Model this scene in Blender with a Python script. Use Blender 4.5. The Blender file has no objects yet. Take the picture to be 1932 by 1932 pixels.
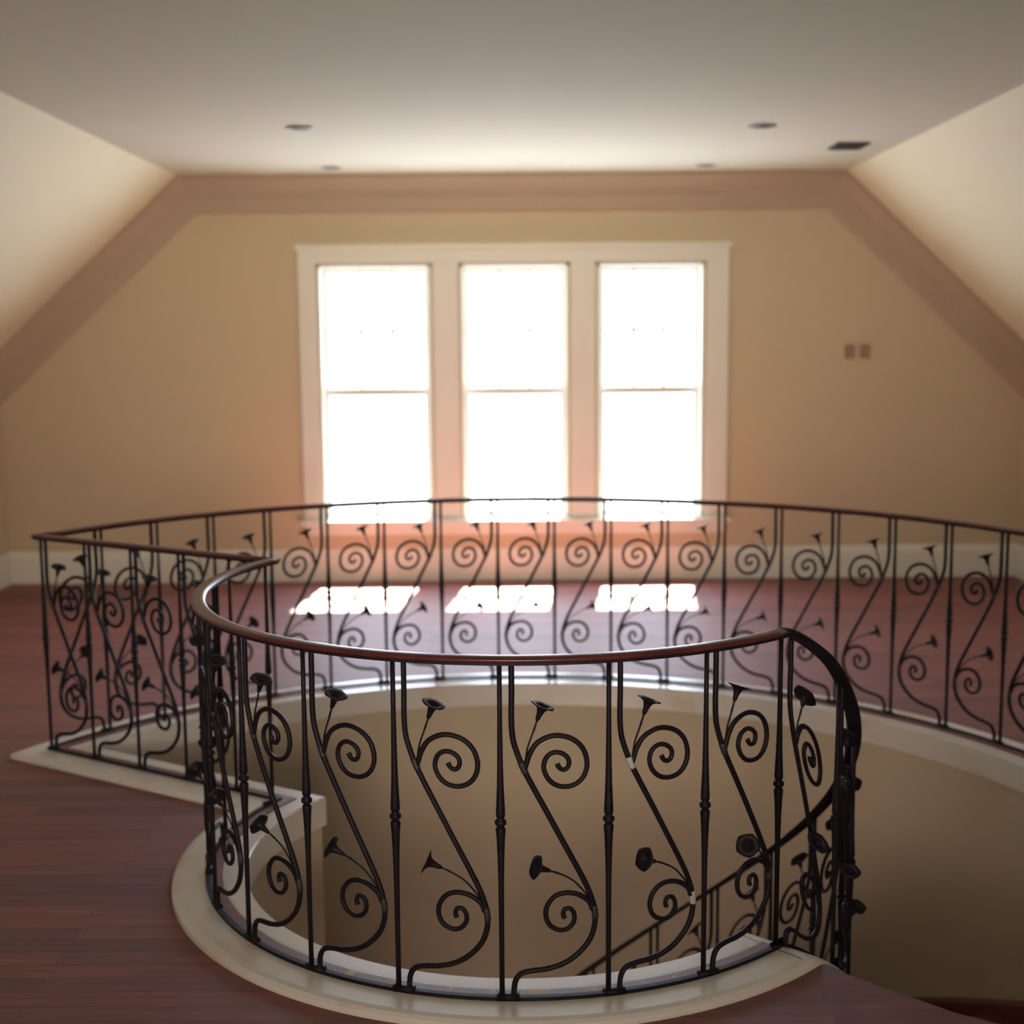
import bpy, bmesh, math, random
from mathutils import Vector, Matrix, Euler
from mathutils.geometry import tessellate_polygon
random.seed(4)
S = bpy.context.scene
COL = S.collection
PI = math.pi
R = math.radians

# ------------------------------------------------------------------ camera
PITCH, ROLL, CAMZ, FPX = 0.132045, -0.0081132, 1.79691, 2537.2
cam_d = bpy.data.cameras.new('camera')
cam = bpy.data.objects.new('camera', cam_d); COL.objects.link(cam)
cam.matrix_world = (Matrix.Translation((0, 0, CAMZ)) @ Matrix.Rotation(PI/2 - PITCH, 4, 'X')
                    @ Matrix.Rotation(ROLL, 4, 'Z'))
cam_d.sensor_width = 36; cam_d.lens = FPX/1932*36
cam_d.clip_start = 0.05; cam_d.clip_end = 200
cam_d.dof.use_dof = True
cam_d.dof.focus_distance = 3.55
cam_d.dof.aperture_fstop = 2.0
S.camera = cam

# ------------------------------------------------------------------ world, sun, lights, exposure
w = bpy.data.worlds.new('world'); S.world = w; w.use_nodes = True
bg = w.node_tree.nodes['Background']
bg.inputs[0].default_value = (0.70, 0.83, 1.0, 1)
bg.inputs[1].default_value = 13.5

def aim(o, d): o.rotation_euler = Vector(d).to_track_quat('-Z', 'Y').to_euler()

sun_d = bpy.data.lights.new('sun', 'SUN'); sun_d.energy = 150; sun_d.angle = R(0.8); sun_d.color = (.90, 1, .84)
sun = bpy.data.objects.new('sun', sun_d); COL.objects.link(sun); aim(sun, (-.06, -.56, -1.0)); sun.location = (1, 16, 8)

def area(name, loc, d, sx, sy, energy, color=(1, 1, 1), portal=False, spread=180):
    l = bpy.data.lights.new(name, 'AREA'); l.shape = 'RECTANGLE'; l.size = sx; l.size_y = sy
    l.energy = energy; l.color = color; l.spread = R(spread)
    o = bpy.data.objects.new(name, l); COL.objects.link(o); o.location = loc; aim(o, d)
    if portal: l.cycles.is_portal = True
    return o
area('window_portal', (0.03, 10.2, 1.36), (0, -1, 0), 3.2, 2.1, 1, portal=True)
area('rear_fill', (-0.3, -2.9, 1.7), (0, 1, .05), 2.2, 1.4, 38, (1.0, .82, .63), spread=54)  # added soft fill from behind the camera; no window is built there
area('lower_hall_fill', (-1.1, 0.8, -2.2), (.9, 1, .30), 2.6, 1.6, 75, (1.0, .74, .60))  # fill light added below the landing to brighten the stairwell wall
vs = S.view_settings
S.display_settings.display_device = 'sRGB'
vs.view_transform = 'Standard'; vs.look = 'None'; vs.gamma = 1; vs.use_curve_mapping = False
vs.exposure = 0.08

# ------------------------------------------------------------------ materials
def mat(name, col, rough=.5, metal=0, noise=None, bump=None, coat=0, spec=.5):
    m = bpy.data.materials.new(name); m.use_nodes = True
    nt = m.node_tree; b = nt.nodes['Principled BSDF']
    b.inputs['Base Color'].default_value = (*col, 1)
    b.inputs['Roughness'].default_value = rough; b.inputs['Metallic'].default_value = metal
    b.inputs['Specular IOR Level'].default_value = spec
    if coat: b.inputs['Coat Weight'].default_value = coat; b.inputs['Coat Roughness'].default_value = .15
    tc = nt.nodes.new('ShaderNodeTexCoord')
    if noise:
        sc, col2, lo, hi = noise
        n = nt.nodes.new('ShaderNodeTexNoise'); n.inputs['Scale'].default_value = sc; n.inputs['Detail'].default_value = 5
        nt.links.new(tc.outputs['Object'], n.inputs['Vector'])
        r = nt.nodes.new('ShaderNodeValToRGB')
        r.color_ramp.elements[0].position = lo; r.color_ramp.elements[0].color = (*col, 1)
        r.color_ramp.elements[1].position = hi; r.color_ramp.elements[1].color = (*col2, 1)
        nt.links.new(n.outputs[0], r.inputs[0]); nt.links.new(r.outputs[0], b.inputs['Base Color'])
    if bump:
        sc, st = bump
        n = nt.nodes.new('ShaderNodeTexNoise'); n.inputs['Scale'].default_value = sc; n.inputs['Detail'].default_value = 3
        nt.links.new(tc.outputs['Object'], n.inputs['Vector'])
        bp = nt.nodes.new('ShaderNodeBump'); bp.inputs['Strength'].default_value = st; bp.inputs['Distance'].default_value = .002
        nt.links.new(n.outputs[0], bp.inputs['Height']); nt.links.new(bp.outputs[0], b.inputs['Normal'])
    return m

def wood_floor():
    m = bpy.data.materials.new('mahogany_floor'); m.use_nodes = True
    nt = m.node_tree; b = nt.nodes['Principled BSDF']; L = nt.links.new
    tc = nt.nodes.new('ShaderNodeTexCoord')
    br = nt.nodes.new('ShaderNodeTexBrick')
    br.inputs['Color1'].default_value = (.24, .060, .052, 1); br.inputs['Color2'].default_value = (.14, .034, .031, 1)
    br.inputs['Mortar'].default_value = (.025, .008, .007, 1)
    br.inputs['Scale'].default_value = 1; br.inputs['Brick Width'].default_value = 1.35
    br.inputs['Row Height'].default_value = .083; br.inputs['Mortar Size'].default_value = .0012
    br.offset = .37
    L(tc.outputs['Object'], br.inputs['Vector'])
    mp = nt.nodes.new('ShaderNodeMapping'); mp.inputs['Scale'].default_value = (1.2, 22, 1)
    L(tc.outputs['Object'], mp.inputs['Vector'])
    n = nt.nodes.new('ShaderNodeTexNoise'); n.inputs['Scale'].default_value = 1.6; n.inputs['Detail'].default_value = 6
    L(mp.outputs[0], n.inputs['Vector'])
    mx = nt.nodes.new('ShaderNodeMix'); mx.data_type = 'RGBA'; mx.blend_type = 'MULTIPLY'
    mx.inputs[0].default_value = .6
    r = nt.nodes.new('ShaderNodeValToRGB')
    r.color_ramp.elements[0].position = .3; r.color_ramp.elements[0].color = (.45, .4, .42, 1)
    r.color_ramp.elements[1].position = .7; r.color_ramp.elements[1].color = (1.25, 1.1, 1.05, 1)
    L(n.outputs[0], r.inputs[0]); L(br.outputs[0], mx.inputs[6]); L(r.outputs[0], mx.inputs[7])
    L(mx.outputs[2], b.inputs['Base Color'])
    b.inputs['Roughness'].default_value = .62
    b.inputs['Coat Weight'].default_value = .0; b.inputs['Specular IOR Level'].default_value = 1.0; b.inputs['Coat Roughness'].default_value = .30
    return m

M = dict(
    wall=mat('beige_wall_paint', (.56, .47, .33), .85, bump=(260, .25)),
    well=mat('beige_textured_stairwell_paint', (.55, .47, .36), .9, bump=(190, .5)),
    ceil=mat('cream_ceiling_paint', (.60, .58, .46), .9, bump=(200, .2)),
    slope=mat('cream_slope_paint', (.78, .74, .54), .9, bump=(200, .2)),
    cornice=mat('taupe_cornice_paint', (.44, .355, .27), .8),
    trim=mat('white_trim_paint', (.72, .73, .66), .45),
    curb=mat('white_curb_paint', (.70, .68, .66), .28, noise=(3.0, (.62, .50, .38), .56, .74)),
    floor=wood_floor(),
    iron=mat('black_wrought_iron', (.008, .006, .011), .55, spec=.22, noise=(30, (.014, .009, .014), .45, .75), bump=(90, .3)),
    rail=mat('mahogany_handrail', (.07, .016, .018), .34, noise=(14, (.11, .025, .024), .4, .7), coat=.2, spec=.35),
    strip=mat('mahogany_base_strip', (.16, .055, .060), .45, noise=(26, (.50, .30, .20), .66, .70)),
    primer=mat('pale_primer', (.42, .44, .50), .6),
    bare=mat('dull_bare_metal', (.026, .022, .028), .55),
    filler=mat('pale_filler', (.66, .56, .42), .7),
    ring=mat('grey_light_ring', (.30, .28, .25), .6),
    dark=mat('dark_fitting', (.05, .04, .045), .6),
    box=mat('brown_electrical_box', (.34, .22, .15), .7),
    tape=mat('blue_painters_tape', (.10, .17, .26), .7),
    step=mat('mahogany_tread', (.13, .035, .03), .4),
    outside=mat('pale_ground', (.5, .5, .46), .9),
)
def glass_mat():
    m = bpy.data.materials.new('window_glass'); m.use_nodes = True
    nt = m.node_tree; nt.nodes.clear()
    o = nt.nodes.new('ShaderNodeOutputMaterial'); mx = nt.nodes.new('ShaderNodeMixShader')
    t = nt.nodes.new('ShaderNodeBsdfTransparent'); g = nt.nodes.new('ShaderNodeBsdfGlossy')
    g.inputs['Roughness'].default_value = .02; mx.inputs[0].default_value = .05
    nt.links.new(t.outputs[0], mx.inputs[1]); nt.links.new(g.outputs[0], mx.inputs[2]); nt.links.new(mx.outputs[0], o.inputs[0])
    return m
M['glass'] = glass_mat()

# ------------------------------------------------------------------ helpers
def mesh_obj(name, verts, faces, m, parent=None, smooth=False, loc=None):
    me = bpy.data.meshes.new(name); me.from_pydata([tuple(v) for v in verts], [], faces); me.update()
    bm = bmesh.new(); bm.from_mesh(me); bmesh.ops.recalc_face_normals(bm, faces=bm.faces[:]); bm.to_mesh(me); bm.free()
    if smooth:
        for p in me.polygons: p.use_smooth = True
    me.materials.append(m)
    o = bpy.data.objects.new(name, me); COL.objects.link(o)
    if parent: o.parent = parent
    if loc: o.location = loc
    return o
class MB:
    def __init__(s): s.v = []; s.f = []
    def add(s, v, f):
        k = len(s.v); s.v += [Vector(p) for p in v]; s.f += [tuple(i+k for i in q) for q in f]; return s
    def box(s, x0, x1, y0, y1, z0, z1):
        v = [(x, y, z) for x in (x0, x1) for y in (y0, y1) for z in (z0, z1)]
        return s.add(v, [(0,1,3,2),(4,6,7,5),(0,4,5,1),(2,3,7,6),(0,2,6,4),(1,5,7,3)])
    def obj(s, name, m, parent=None, smooth=False, loc=None): return mesh_obj(name, s.v, s.f, m, parent, smooth, loc)
def struct(o, label=None):
    o['kind'] = 'structure'
    if label: o['label'] = label
    return o
def thing(name, label, cat, loc=(0, 0, 0), group=None):
    o = bpy.data.objects.new(name, None); COL.objects.link(o); o.location = loc; o.empty_display_size = .1
    o['label'] = label; o['category'] = cat
    if group: o['group'] = group
    return o
def catmull(P, n=6):
    out = []
    P = [Vector(p) for p in P]
    Q = [2*P[0]-P[1]] + P + [2*P[-1]-P[-2]]
    for i in range(1, len(Q)-2):
        a, b, c, d = Q[i-1:i+3]
        for k in range(n):
            t = k/n
            out.append(.5*((2*b)+(c-a)*t+(2*a-5*b+4*c-d)*t*t+(3*b-a-3*c+d)*t**3))
    out.append(P[-1]); return out
def tube(mb, pts, rad, sides=8, sq=False):
    """round bar along pts (panel space: x=outward, y=along, z=up); bars lie near the x=0 plane"""
    n = len(pts); rings = []
    X = Vector((1, 0, 0))
    for i, p in enumerate(pts):
        t = (pts[min(i+1, n-1)] - pts[max(i-1, 0)]).normalized()
        u = (X - t*X.dot(t)).normalized(); v = t.cross(u)
        r = rad(i/(n-1)) if callable(rad) else rad
        rings.append([p + (u*math.cos(2*PI*k/sides) + v*math.sin(2*PI*k/sides))*r for k in range(sides)])
    V = [q for r_ in rings for q in r_]; F = []
    for i in range(n-1):
        for k in range(sides):
            a = i*sides+k; b = i*sides+(k+1) % sides
            F.append((a, b, b+sides, a+sides))
    F.append(tuple(range(sides))); F.append(tuple((n-1)*sides+k for k in range(sides)))
    mb.add(V, F)
def lathe(mb, prof, base, axis, sides=10, wave=0, lobes=5):
    axis = Vector(axis).normalized()
    u = axis.orthogonal().normalized(); v = axis.cross(u)
    V = []; F = []
    for j, (r, h) in enumerate(prof):
        for k in range(sides):
            a = 2*PI*k/sides
            rr = r*(1 + (wave*math.cos(lobes*a) if r > .022 else 0))
            V.append(Vector(base) + axis*h + (u*math.cos(a)+v*math.sin(a))*rr)
    for j in range(len(prof)-1):
        for k in range(sides):
            a = j*sides+k; b = j*sides+(k+1) % sides
            F.append((a, b, b+sides, a+sides))
    F.append(tuple(range(sides))); F.append(tuple((len(prof)-1)*sides+k for k in range(sides)))
    mb.add(V, F)

# ------------------------------------------------------------------ plan
CX, CY = .0246, 4.5259
R1, R2, TH, D0 = 1.0737, 2.3884, 148.8, .040    # the straight side runs at TH degrees, D0 off the centre
FZ = -0.028              # finished floor; the curb top is z = 0
NEWEL = -46.5
def pol(r, deg, z=0.0): return Vector((CX + r*math.cos(R(deg)), CY + r*math.sin(R(deg)), z))

# path frames: F(u, o, z) -> world; o = offset away from the opening
def arc_path(Rr, a0fun, a1fun, n):
    def f(i, o):
        a0 = a0fun(o); a1 = a1fun(o); a = a0 + (a1-a0)*i/n
        return pol(Rr+o, a)
    return f, n
def mit(Rr): return lambda o: TH + math.degrees(math.asin((o+D0)/(Rr+o)))
front_path = arc_path(R1, mit(R1), lambda o: 360+NEWEL, 72)
back_path = arc_path(R2, lambda o: -45.0, mit(R2), 96)
def rad_f(i, o):
    e = Vector((math.cos(R(TH)), math.sin(R(TH)))); t = Vector((-e.y, e.x))
    s1 = math.sqrt((R2+o)**2 - (o+D0)**2); s0 = math.sqrt((R1+o)**2 - (o+D0)**2)
    s = s1 + (s0-s1)*i/8
    p = Vector((CX, CY)) + e*s + t*(o+D0)
    return Vector((p.x, p.y, 0))
radial_path = (rad_f, 8)
def sweep(path, prof, closed=True):
    f, n = path; mb = MB(); k = len(prof)
    V = []; F = []
    for i in range(n+1):
        for (o, z) in prof:
            p = f(i, o).copy(); p.z += z; V.append(p)
    for i in range(n):
        for j in range(k if closed else k-1):
            a = i*k+j; b = i*k+(j+1) % k
            F.append((a, b, b+k, a+k))
    if closed: F.append(tuple(range(k))); F.append(tuple(n*k+j for j in range(k)))
    mb.add(V, F); return mb

# stair helix
SLOPE = .0165; RS = 1.12
def hz(th):                       # drop of the stair line under the landing level
    x = th - (NEWEL + 1.5)
    if x <= 0: return 0.0
    k = 5.0
    return -SLOPE*(x - k*(1-math.exp(-x/k))*.55)
def rs(th):
    x = min(max((th-NEWEL)/12, 0), 1); x = x*x*(3-2*x)
    return R1 + (RS-R1)*x
def stair_path_(a0, a1, n):
    def f(i, o):
        a = a0 + (a1-a0)*i/n
        p = pol(rs(a)+o, a); p.z = hz(a); return p
    return f, n

# ------------------------------------------------------------------ room shell
YB, XL, XR, YF = 9.9, -3.75, 3.76, -3.0
ZC, XC0, XC1, ZK = 2.93, -2.36, 2.40, 1.66
# floor with the stair opening cut out
outer = [Vector((XL, YF, FZ)), Vector((XR, YF, FZ)), Vector((XR, YB, FZ)), Vector((XL, YB, FZ))]
hole = [front_path[0](i, -.02) for i in range(0, 73, 2)]
hole += [pol(1.19, -43.9), pol(2.37, -43.9)]
hole += [back_path[0](i, -.02) for i in range(2, 97, 2)]
hole = [Vector((p.x, p.y, FZ)) for p in hole]
def plate(z, m, name):
    o_ = [Vector((p.x, p.y, z)) for p in outer]; h_ = [Vector((p.x, p.y, z)) for p in hole]
    tris = tessellate_polygon([o_, h_])
    return mesh_obj(name, o_+h_, [tuple(t) for t in tris], m)
struct(plate(FZ, M['floor'], 'floor'))
struct(plate(-.48, M['well'], 'ceiling_lower'))
struct(MB().box(XL, XR, YF, YB, -3.5, -3.4).obj('floor_lower', M['floor']))

# back wall with three window openings
WX = [(-1.40, -.575), (-.365, .425), (.630, 1.412)]
WZ0, WZ1 = .43, 2.30
def back_wall():
    mb = MB(); t0, t1 = YB, YB+.16
    # lower strip, columns between the windows
    mb.box(XL-.1, XR+.1, t0, t1, -.5, WZ0)
    xs = [XL-.1] + [x for w_ in WX for x in w_] + [XR+.1]
    for i in range(0, len(xs), 2): mb.box(xs[i], xs[i+1], t0, t1, WZ0, WZ1)
    mb.box(XL-.1, XR+.1, t0, t1, WZ1, 3.1)
    return mb.obj('wall_back', M['wall'])
struct(back_wall())
struct(MB().box(XL-.12, XL, YF, YB, FZ, ZK+.05).obj('wall_left', M['wall']))
struct(MB().box(XR, XR+.12, YF, YB, FZ, ZK+.05).obj('wall_right', M['wall']))
struct(MB().box(XL-.1, XR+.1, YF-.1, YF, -3.4, 3.1).obj('wall_front', M['step']))
struct(MB().box(XC0-.02, XC1+.02, YF, YB+.16, ZC, ZC+.1).obj('ceiling', M['ceil']))
def slope(xa, za, xb, zb, name):
    n = Vector((zb-za, 0, -(xb-xa))).normalized()
    if n.z < 0: n = -n
    n *= .1
    v = []
    for y in (YF, YB+.16):
        v += [(xa, y, za), (xb, y, zb), (xb+n.x, y, zb+n.z), (xa+n.x, y, za+n.z)]
    return struct(mesh_obj(name, v, [(0,1,2,3),(4,7,6,5),(0,4,5,1),(1,5,6,2),(2,6,7,3),(3,7,4,0)], M['slope']))
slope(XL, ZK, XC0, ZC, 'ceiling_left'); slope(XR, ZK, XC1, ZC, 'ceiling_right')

# baseboards
bb = [(0, 0), (.018, 0), (.018, .19), (.012, .215), (.006, .235), (0, .24)]
def baseboard(name, p0, p1, nrm):
    v = []
    for p in (p0, p1):
        for a, z in bb: v.append((p[0]+nrm[0]*a, p[1]+nrm[1]*a, FZ+z))
    k = len(bb)
    return struct(mesh_obj(name, v, [(j, (j+1) % k, (j+1) % k+k, j+k) for j in range(k)]+[tuple(range(k)), tuple(range(k, 2*k))], M['trim']))
baseboard('baseboard_back', (XL, YB), (XR, YB), (0, -1))
baseboard('baseboard_left', (XL, YF), (XL, YB), (1, 0))
baseboard('baseboard_right', (XR, YF), (XR, YB), (-1, 0))

# cornice on the back wall, following slope - ceiling - slope
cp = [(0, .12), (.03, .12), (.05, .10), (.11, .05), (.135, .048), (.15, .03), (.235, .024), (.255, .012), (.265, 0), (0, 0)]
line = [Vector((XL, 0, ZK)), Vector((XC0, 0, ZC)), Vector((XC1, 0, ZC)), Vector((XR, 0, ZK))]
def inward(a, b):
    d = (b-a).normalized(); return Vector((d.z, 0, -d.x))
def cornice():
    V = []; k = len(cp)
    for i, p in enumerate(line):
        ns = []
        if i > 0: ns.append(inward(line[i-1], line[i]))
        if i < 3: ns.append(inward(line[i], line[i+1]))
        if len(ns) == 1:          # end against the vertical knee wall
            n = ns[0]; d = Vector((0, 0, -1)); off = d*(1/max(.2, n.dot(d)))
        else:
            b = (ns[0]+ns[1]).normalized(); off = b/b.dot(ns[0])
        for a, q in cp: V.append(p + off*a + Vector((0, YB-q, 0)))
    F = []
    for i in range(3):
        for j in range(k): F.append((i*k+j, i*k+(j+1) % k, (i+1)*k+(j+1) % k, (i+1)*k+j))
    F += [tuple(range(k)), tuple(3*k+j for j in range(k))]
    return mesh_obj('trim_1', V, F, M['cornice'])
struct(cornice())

# window casing (one surround), then three double-hung windows
def casing():
    mb = MB(); y0, y1 = YB-.022, YB+.002
    x0, x1, zt = -1.535, 1.585, 2.41
    mb.box(x0, -1.415, y0, y1, WZ0, zt-.10); mb.box(1.43, x1, y0, y1, WZ0, zt-.10)
    mb.box(x0, x1, y0, y1, zt-.10, zt); mb.box(x0-.02, x1+.02, y0-.02, y1, zt, zt+.03)
    for a, b in ((WX[0][1], WX[1][0]), (WX[1][1], WX[2][0])):
        mb.box(a+.015, b-.015, y0, y1, WZ0, zt-.10)
        mb.box(a+.05, b-.05, y0-.014, y1, zt-.10, zt-.035)
    return mb.obj('trim_2', M['trim'])
struct(casing())
struct(MB().box(-1.56, 1.61, YB-.06, YB+.03, WZ0-.03, WZ0+.002).box(-1.53, 1.58, YB-.02, YB, WZ0-.11, WZ0-.03).obj('trim_3', M['trim']))
for i, (a, b) in enumerate(WX):
    w_ = struct(MB().box(a, a+.02, YB-.005, YB+.16, WZ0, WZ1).box(b-.02, b, YB-.005, YB+.16, WZ0, WZ1)
                .box(a, b, YB-.005, YB+.16, WZ1-.02, WZ1).box(a, b, YB, YB+.16, WZ0, WZ0+.015).obj('window_%d' % (i+1), M['trim']))
    a += .02; b -= .02; zb, zt, zm = WZ0+.015, WZ1-.02, 1.375
    yu, yl = YB+.11, YB+.075
    s = .040
    u = MB().box(a, a+s, yu, yu+.035, zm-.02, zt).box(b-s, b, yu, yu+.035, zm-.02, zt)
    u.box(a+s, b-s, yu, yu+.035, zt-s, zt).box(a+s, b-s, yu, yu+.035, zm-.03, zm+.03)
    us = u.obj('upper_sash', M['trim'], w_)
    g = MB()
    for k in (1, 2):
        xm = a+s + (b-a-2*s)*k/3; g.box(xm-.017, xm+.017, yu+.008, yu+.027, zm+.02, zt-s)
    zc = (zm+.02+zt-s)/2; g.box(a+s, b-s, yu+.010, yu+.025, zc-.013, zc+.013)
    g.obj('muntins', M['trim'], us)
    MB().box(a+s*.8, b-s*.8, yu+.016, yu+.019, zm, zt-s*.8).obj('pane', M['glass'], us)
    l = MB().box(a, a+s, yl, yl+.033, zb, zm+.02).box(b-s, b, yl, yl+.033, zb, zm+.02)
    l.box(a+s, b-s, yl, yl+.033, zb, zb+.035).box(a+s, b-s, yl, yl+.033, zm-.03, zm+.03)
    ls = l.obj('lower_sash', M['trim'], w_)
    MB().box(a+s*.8, b-s*.8, yl+.015, yl+.018, zb+.03, zm-.015).obj('pane', M['glass'], ls)

# ------------------------------------------------------------------ stairwell
def ring_wall(pathf, o, z0, z1, name, m, t=.06):
    f, n = pathf
    return struct(sweep((f, n), [(o, z0), (o, z1), (o+t, z1), (o+t, z0)]).obj(name, m, smooth=False))
ring_wall(back_path, -.112, -3.4, -.02, 'wall_stairwell', M['well'])
ring_wall(radial_path, -.112, -3.4, -.02, 'wall_stairwell_left', M['well'])
ring_wall(front_path, -.112, -1.0, -.02, 'wall_stairwell_front', M['well'])
# lower hall enclosure
struct(MB().box(XL-.1, XL, YF, YB, -3.4, -.04).obj('wall_lower_left', M['well']))
struct(MB().box(XR, XR+.1, YF, YB, -3.4, -.04).obj('wall_lower_right', M['well']))
struct(MB().box(XL, XR, YB, YB+.1, -3.4, -.4).obj('wall_lower_back', M['well']))

# white curb round the opening
CW = .125
curbp = [(-CW, -.115), (-CW, -.004), (-CW+.004, 0), (CW-.032, 0), (CW-.016, -.003), (CW-.006, -.010), (CW-.004, -.02), (CW-.004, -.032), (-.10, -.032), (-.105, -.115)]
struct(sweep(front_path, curbp).obj('trim_4', M['curb']))
struct(sweep(radial_path, curbp).obj('trim_5', M['curb']))
struct(sweep(back_path, curbp).obj('trim_6', M['curb']))
strp = [(-CW, -.30), (-CW, -.004), (-CW+.004, 0), (CW-.032, 0), (CW-.016, -.003), (CW-.006, -.010), (CW-.004, -.02), (CW-.004, -.30)]
def curb_stair(i, o):
    a = NEWEL-.2 + (118.2-NEWEL)*i/110
    p = pol((R1 if o > .05 else rs(a))+o, a); p.z = hz(a); return p
struct(sweep((curb_stair, 110), strp).obj('trim_7', M['curb'], smooth=False))
# outer skirting board against the curved wall, and the treads
def skirt_path(i, o):
    a = -40 + 160*i/80
    p = pol(R2-.13+o, a); p.z = hz(a); return p
struct(sweep((skirt_path, 80), [(-.02, -.34), (-.02, .02), (-.012, .035), (.02, .035), (.02, -.34)]).obj('trim_8', M['step']))
def stairs():
    mb = MB(); st = 11.3; z = FZ; a = NEWEL+3
    for i in range(15):
        z -= .184
        if z < -3.3: break
        n = 5; V = []
        for k in range(n+1):
            aa = a + (st+1.2)*k/n
            for r_ in (RS+.02, R2-.14):
                for zz in (z, z-.22): V.append(pol(r_, aa, zz))
        F = []
        for k in range(n):
            q = k*4; F += [(q, q+2, q+6, q+4), (q+1, q+5, q+7, q+3), (q, q+4, q+5, q+1), (q+2, q+3, q+7, q+6)]
        F += [(0, 1, 3, 2), (n*4, n*4+2, n*4+3, n*4+1)]
        mb.add(V, F); a += st
    # landing riser and nosing
    for (z0, z1, w0, w1) in ((FZ-.001, FZ-.035, -1.2, .15), (FZ-.03, FZ-.42, -1.2, -.2)):
        V = [pol(1.15, -43.9+w0, z0), pol(2.40, -43.9+w0, z0), pol(2.40, -43.9+w1, z0), pol(1.15, -43.9+w1, z0)]
        V += [Vector((v.x, v.y, z1)) for v in V]
        mb.add(V, [(0,1,2,3),(4,7,6,5),(0,4,5,1),(1,5,6,2),(2,6,7,3),(3,7,4,0)])
    return mb.obj('stairs', M['step'])
struct(stairs())

# ------------------------------------------------------------------ railing parts in panel space (s along, z up), measured from the photo
BAY = 15.6*PI/180*R1
SB = [(.0319,.936),(.0319,.86),(.031,.783),(.0345,.733),(.045,.695),(.0618,.651),(.0806,.612),(.1218,.533),(.1687,.442),(.208,.366),(.2342,.311),(.2505,.261),(.2545,.215),(.2436,.172),(.2211,.140),(.1911,.114),(.1574,.097),(.1181,.087),(.0806,.083),(.0525,.075),(.0375,.056),(.0325,.029),(.0319,.004)]
US = [(.0640,.646),(.0700,.664),(.0787,.690),(.0974,.719),(.1274,.736),(.1593,.739),(.1949,.727),(.2211,.701),(.2324,.664),(.2267,.631),(.208,.608),(.1799,.598),(.1499,.603),(.1274,.622),(.1160,.652),(.1235,.680),(.1424,.693),(.1650,.690),(.1816,.675),(.1826,.656),(.1724,.645),(.1593,.649),(.1518,.662)]
LS = [(.2470,.250),(.2399,.270),(.223,.286),(.1986,.298),(.1687,.301),(.1424,.291),(.1237,.266),(.1199,.237),(.1312,.211),(.1555,.197),(.1799,.200),(.1960,.219),(.1960,.242),(.1855,.256),(.1715,.255),(.1668,.241),(.1705,.230)]
FU = [(.0640,.648),(.0731,.706),(.0881,.749),(.1010,.787)]
FL = [(.2380,.285),(.1968,.333),(.1574,.358),(.1254,.372)]
def P3(L, x=0): return [Vector((x, s, z)) for s, z in L]

def build_meshes(tag, bend):
    """the meshes of one bay; bend maps panel space to the curve"""
    D = {}
    def fin(key, mb, m, smooth=True):
        me = bpy.data.meshes.new(key+'_'+tag); me.from_pydata([tuple(bend(v)) for v in mb.v], [], mb.f); me.update()
        bm = bmesh.new(); bm.from_mesh(me); bmesh.ops.recalc_face_normals(bm, faces=bm.faces[:]); bm.to_mesh(me); bm.free()
        for p in me.polygons: p.use_smooth = smooth
        me.materials.append(m); D[key] = me
    mb = MB()
    prof = [(.0076,0),(.0072,.14),(.0074,.22),(.0080,.33),(.0095,.40),(.0118,.455),(.0138,.478),(.0130,.484),(.009,.487)]
    lathe(mb, prof, (0,0,.002), (0,0,1), 10)
    prof = [(.008,.513),(.0125,.518),(.0128,.528),(.0120,.545),(.0095,.60),(.0082,.66),(.0072,.74),(.0066,.80),(.0068,.936)]
    lathe(mb, prof, (0,0,0), (0,0,1), 10)
    mb.box(-.011, .011, -.014, .047, 0, .016)      # foot shared by the pair of bars
    fin('baluster', mb, M['iron'])
    mb = MB(); lathe(mb, [(.008,.484),(.0105,.487),(.009,.491),(.0150,.496),(.0165,.501),(.0150,.507),(.009,.511),(.0105,.514),(.008,.517)], (0,0,0), (0,0,1), 10)
    fin('collar', mb, M['iron'])
    mb = MB(); tube(mb, catmull(P3(SB), 5), .0079, 8); fin('scroll_bar', mb, M['iron'])
    mb = MB(); tube(mb, catmull(P3(US), 5), lambda t: .0075-.0010*t if t < .97 else .0072, 8)
    fin('upper_spiral', mb, M['iron'])
    mb = MB(); tube(mb, catmull(P3(LS), 5), lambda t: .0076-.0012*t if t < .96 else .0070, 8)
    fin('lower_spiral', mb, M['iron'])
    trum = [(.0035,-.004),(.0062,.002),(.0075,.012),(.0098,.022),(.0140,.031),(.0225,.0370),(.0325,.0395),(.0325,.0420),(.020,.0405),(.010,.034),(.003,.026)]
    def flower(L, ax, tilt, key):
        mb = MB(); pts = catmull(P3(L), 5)
        for i, p in enumerate(pts): p.x += tilt*.05*(i/len(pts))**2
        tube(mb, pts, lambda t: .0027 + .0008*math.exp(-((t-.75)/.04)**2), 6)
        a = Vector((tilt, ax[0], ax[1])).normalized()
        lathe(mb, trum, pts[-1]-a*.003, a, 15, .06, 5)
        fin(key, mb, M['iron'])
    flower(FU, (.36,.93), 0.0, 'upper_flower')
    for q, tl in enumerate((.12, .30, .85)): flower(FL, (-.915,.40), tl, 'lower_flower_%d' % q)
    for key, L, i0, i1 in (('upper_joint', SB, 23, 28), ('lower_joint', SB, 55, 60)):
        mb = MB(); tube(mb, catmull(P3(L), 5)[i0:i1], .0092, 8); fin(key, mb, M['bare'])
        fin(key+'_primed', mb, M['primer'])
    return D
def bend_arc(Rr, sign=1, shear=0):
    def b(v):
        a = v.y/Rr; r_ = Rr+v.x
        return Vector((r_*math.cos(a)-Rr, r_*math.sin(a), v.z - shear*v.y))
    return b
M_front = build_meshes('front', bend_arc(R1))
M_back = build_meshes('back', bend_arc(R2))
M_flat = build_meshes('flat', lambda v: Vector((v.x, v.y*.93, v.z)))
SH = SLOPE*180/PI/RS
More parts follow.
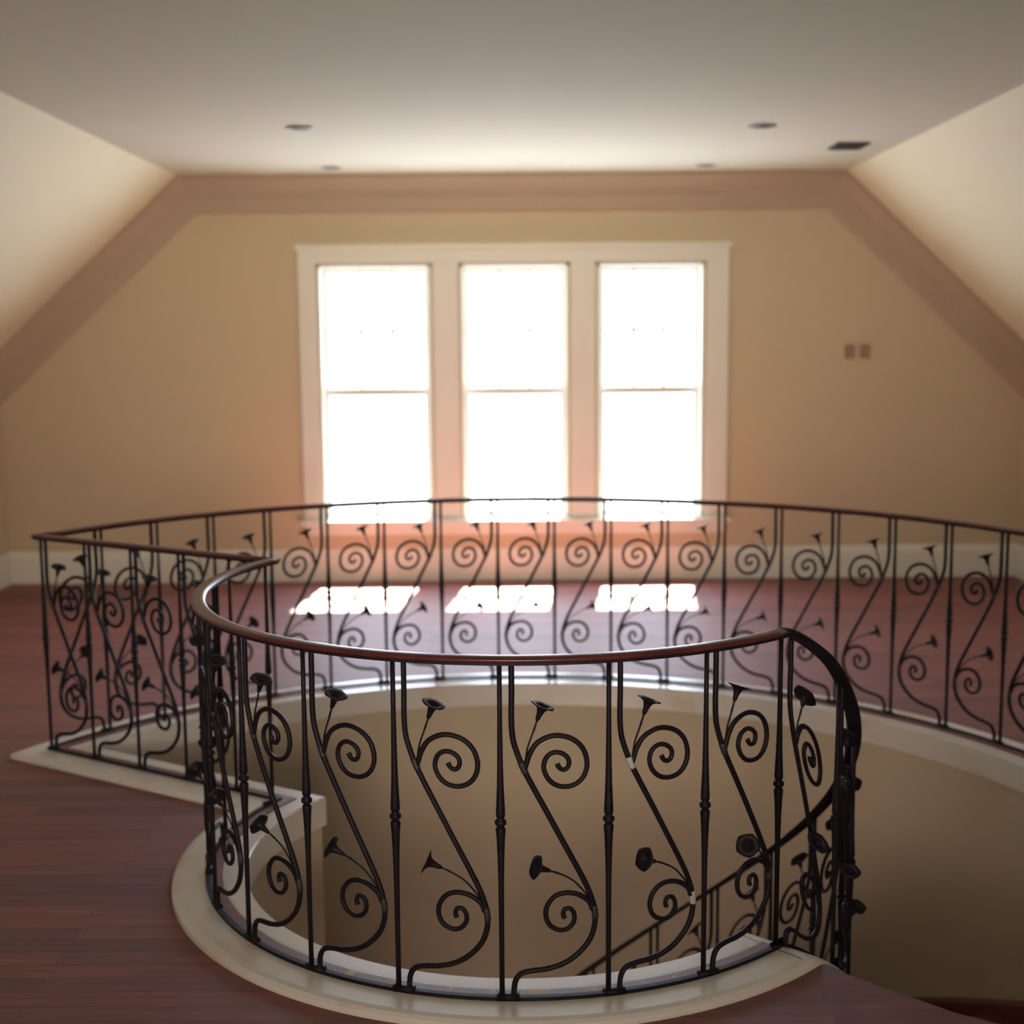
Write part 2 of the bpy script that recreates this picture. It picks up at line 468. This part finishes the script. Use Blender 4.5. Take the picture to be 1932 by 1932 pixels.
M_stair = build_meshes('stair', bend_arc(RS, 1, SH))

def put(name, me, parent, loc, rz):
    o = bpy.data.objects.new(name, me); COL.objects.link(o); o.parent = parent
    o.location = Vector(loc) - parent.location if parent.parent is None else loc
    o.rotation_euler = (0, 0, rz); return o
def child(name, me, parent):
    o = bpy.data.objects.new(name, me); COL.objects.link(o); o.parent = parent; return o
def bay(root, D, loc, rz, scroll=True, primed=(False, False), tilt=1):
    b = put('baluster', D['baluster'], root, loc, rz); child('collar', D['collar'], b)
    if scroll:
        s = put('scroll_bar', D['scroll_bar'], root, loc, rz)
        for k in ('upper_spiral', 'lower_spiral', 'upper_flower', 'lower_flower_%d' % tilt):
            child('flower' if 'flower' in k else k, D[k], s)
        for k, p in zip(('upper_joint', 'lower_joint'), primed):
            j = child('weld_collar', D[k+('_primed' if p else '')], s)
            if p: j['label'] = 'pale primed weld collar'

railp = [(-.020,.9425),(-.0235,.946),(-.0235,.951),(-.019,.9555),(-.008,.9575),(.008,.9575),(.019,.9555),(.0235,.951),(.0235,.946),(.020,.9425)]
plate_p = [(-.018,.9345),(-.018,.943),(.018,.943),(.018,.9345)]
stripp = [(-.046,0),(-.046,.005),(.004,.005),(.004,0)]
barp = [(-.006,0),(-.006,.011),(.010,.011),(.010,0)]
def long_parts(root, path, iron_rail=False):
    def par(mb, name, m, smooth=False):
        o = mb.obj(name, m, root, smooth); o.location = -root.location; return o
    h = par(sweep(path, railp), 'handrail', M['iron'] if iron_rail else M['rail'], True)
    par(sweep(path, plate_p), 'rail_plate', M['iron'])
    par(sweep(path, barp), 'bottom_bar', M['iron'])
    if not iron_rail: par(sweep(path, stripp), 'base_strip', M['strip'])
    return h

# front curved railing
fr = thing('curved_railing', 'nearest curved black iron railing with spirals, trumpet flowers and a red wooden handrail', 'railing', pol(R1, -93.3, 0))
long_parts(fr, front_path)
for k in range(-4, 4):
    a = -93.3 + 15.6*k
    if a < -93.3-15.6*4.2: continue
    bay(fr, M_front, pol(R1, a), R(a), scroll=(k < 3), primed=(k == 1, k == 1), tilt=(2 if k >= 2 else 1 if k >= 0 else 0))
for k in (-5, -6):
    a = -93.3 + 15.6*k; bay(fr, M_front, pol(R1, a), R(a))
put('baluster', M_front['baluster'], fr, pol(R1+.004, TH+4.2), R(TH))
base = [o for o in fr.children if o.name.startswith('base_strip')][0]
for a0, a1 in ((-89.6, -86.0), (-95.2, -94.4), (-80.2, -79.2), (-118.8, -117.2), (-101.6, -100.9), (-110.9, -110.1)):
    pf = lambda i, o, a0=a0, a1=a1: pol(R1+o, a0+(a1-a0)*i/3)
    o_ = sweep((pf, 3), [(-.0455, .003), (-.0455, .0056), (-.0075, .0056), (-.0075, .003)]).obj('filler_patch', M['filler'], base)
    o_['label'] = 'pale bare patch on the base strip'

# straight railing
st = thing('straight_railing', 'short straight iron railing on the left running from the far corner to the near curve', 'railing', pol((R1+R2)/2, TH, 0))
long_parts(st, radial_path)
e = Vector((math.cos(R(TH)), math.sin(R(TH)), 0))
C0 = Vector((CX - math.sin(R(TH))*D0, CY + math.cos(R(TH))*D0, 0))
for r_ in (2.108, 1.836, 1.566, 1.296):
    bay(st, M_flat, C0+e*r_, R(TH+90), scroll=(r_ > 1.30))
bay(st, M_flat, C0+e*2.378, R(TH+90))

# far curved railing
bk = thing('curved_railing', 'far sweeping iron railing with spirals in front of the three windows', 'railing', pol(R2, 90, 0))
long_parts(bk, back_path)
a = 141.9
while a > -30:
    bay(bk, M_back, pol(R2, a), R(a)); a -= 7.07

# stair railing going down
sr = thing('stair_railing', 'dark iron stair railing curling down to the right and below the near railing', 'railing', pol(R1, NEWEL, 0))
long_parts(sr, stair_path_(NEWEL, 118, 120), True)
a = NEWEL
first = True
while a < 100:
    p = pol(rs(a), a, hz(a))
    if first:
        bay(sr, M_front, pol(R1, a, 0), R(a), scroll=False)
        # first stair scroll, gently sheared
    bay_a = a
    p = pol(rs(a+6)+0, a, hz(a+1)-.004)
    if first:
        s = put('scroll_bar', M_stair['scroll_bar'], sr, pol(rs(a+4), a, .015), R(a))
        for k in ('upper_spiral', 'lower_spiral', 'upper_flower', 'lower_flower_2'):
            child('flower' if 'flower' in k else k, M_stair[k], s)
        first = False
    else:
        bay(sr, M_stair, pol(rs(a), a, hz(a)), R(a))
    a += 15.0

# ------------------------------------------------------------------ small things
tp = thing('tape', 'small scrap of blue tape on the far handrail in front of the middle window', 'tape', pol(R2, 87.7, .95))
mb = MB(); prof = [(o*1.06, .950+(z-.950)*1.15) for o, z in railp]
tpath = (lambda i, o: pol(R2+o, 87.4+.6*i/2), 2)
o_ = sweep(tpath, prof).obj('tape_band', M['tape'], tp); o_.location = -tp.location

CL = [(-1.148, 7.60, 'recessed ceiling light, nearer one on the left side of the ceiling', .055),
      (1.404, 7.68, 'recessed ceiling light, nearer one on the right side of the ceiling', .055),
      (-1.212, 9.40, 'small recessed ceiling light by the cornice, left of the windows', .045),
      (1.350, 9.45, 'small recessed ceiling light by the cornice, right of the windows', .045)]
for x, y, lab, r_ in CL:
    t = thing('ceiling_light', lab, 'ceiling light', (x, y, ZC), 'recessed ceiling lights')
    mb = MB(); lathe(mb, [(r_, -.002), (r_+.022, -.002), (r_+.024, -.006), (r_+.004, -.010), (r_, -.008)], (0, 0, 0), (0, 0, 1), 24)
    mb.f = [f for f in mb.f if len(f) == 4]; mb.obj('trim_ring', M['ring'], t, True)
    mb = MB(); lathe(mb, [(r_, -.007), (r_*.9, -.0045), (r_*.5, -.003), (.001, -.003)], (0, 0, 0), (0, 0, 1), 24); mb.obj('lamp_face', M['dark'], t, True)
t = thing('ceiling_vent', 'dark oblong vent on the right side of the ceiling near the sloped edge', 'vent', (2.09, 8.50, ZC))
MB().box(-.10, .10, -.13, -.115, -.014, 0).box(-.10, .10, .115, .13, -.014, 0).box(-.10, -.085, -.115, .115, -.014, 0).box(.085, .10, -.115, .115, -.014, 0).obj('vent_frame', M['dark'], t)
mb = MB()
for k in range(7): mb.box(-.085, .085, -.105+k*.032, -.095+k*.032, -.012, -.002)
mb.obj('louvre', M['dark'], t)
MB().box(-.085, .085, -.115, .115, -.0015, 0).obj('duct_opening', M['iron'], t)
for x, lab in ((2.478, 'small brown box on the right wall beside the windows, the left one of two'), (2.591, 'small pale brown box on the right wall beside the windows, the right one of two')):
    t = thing('electrical_box', lab, 'electrical box', (x, YB, 1.646), 'electrical boxes on the window wall')
    MB().box(-.036, .036, -.012, 0, -.052, .052).obj('cover', M['box'], t)
    MB().box(-.012, .012, -.018, -.011, -.022, .022).obj('toggle', M['box'], t)
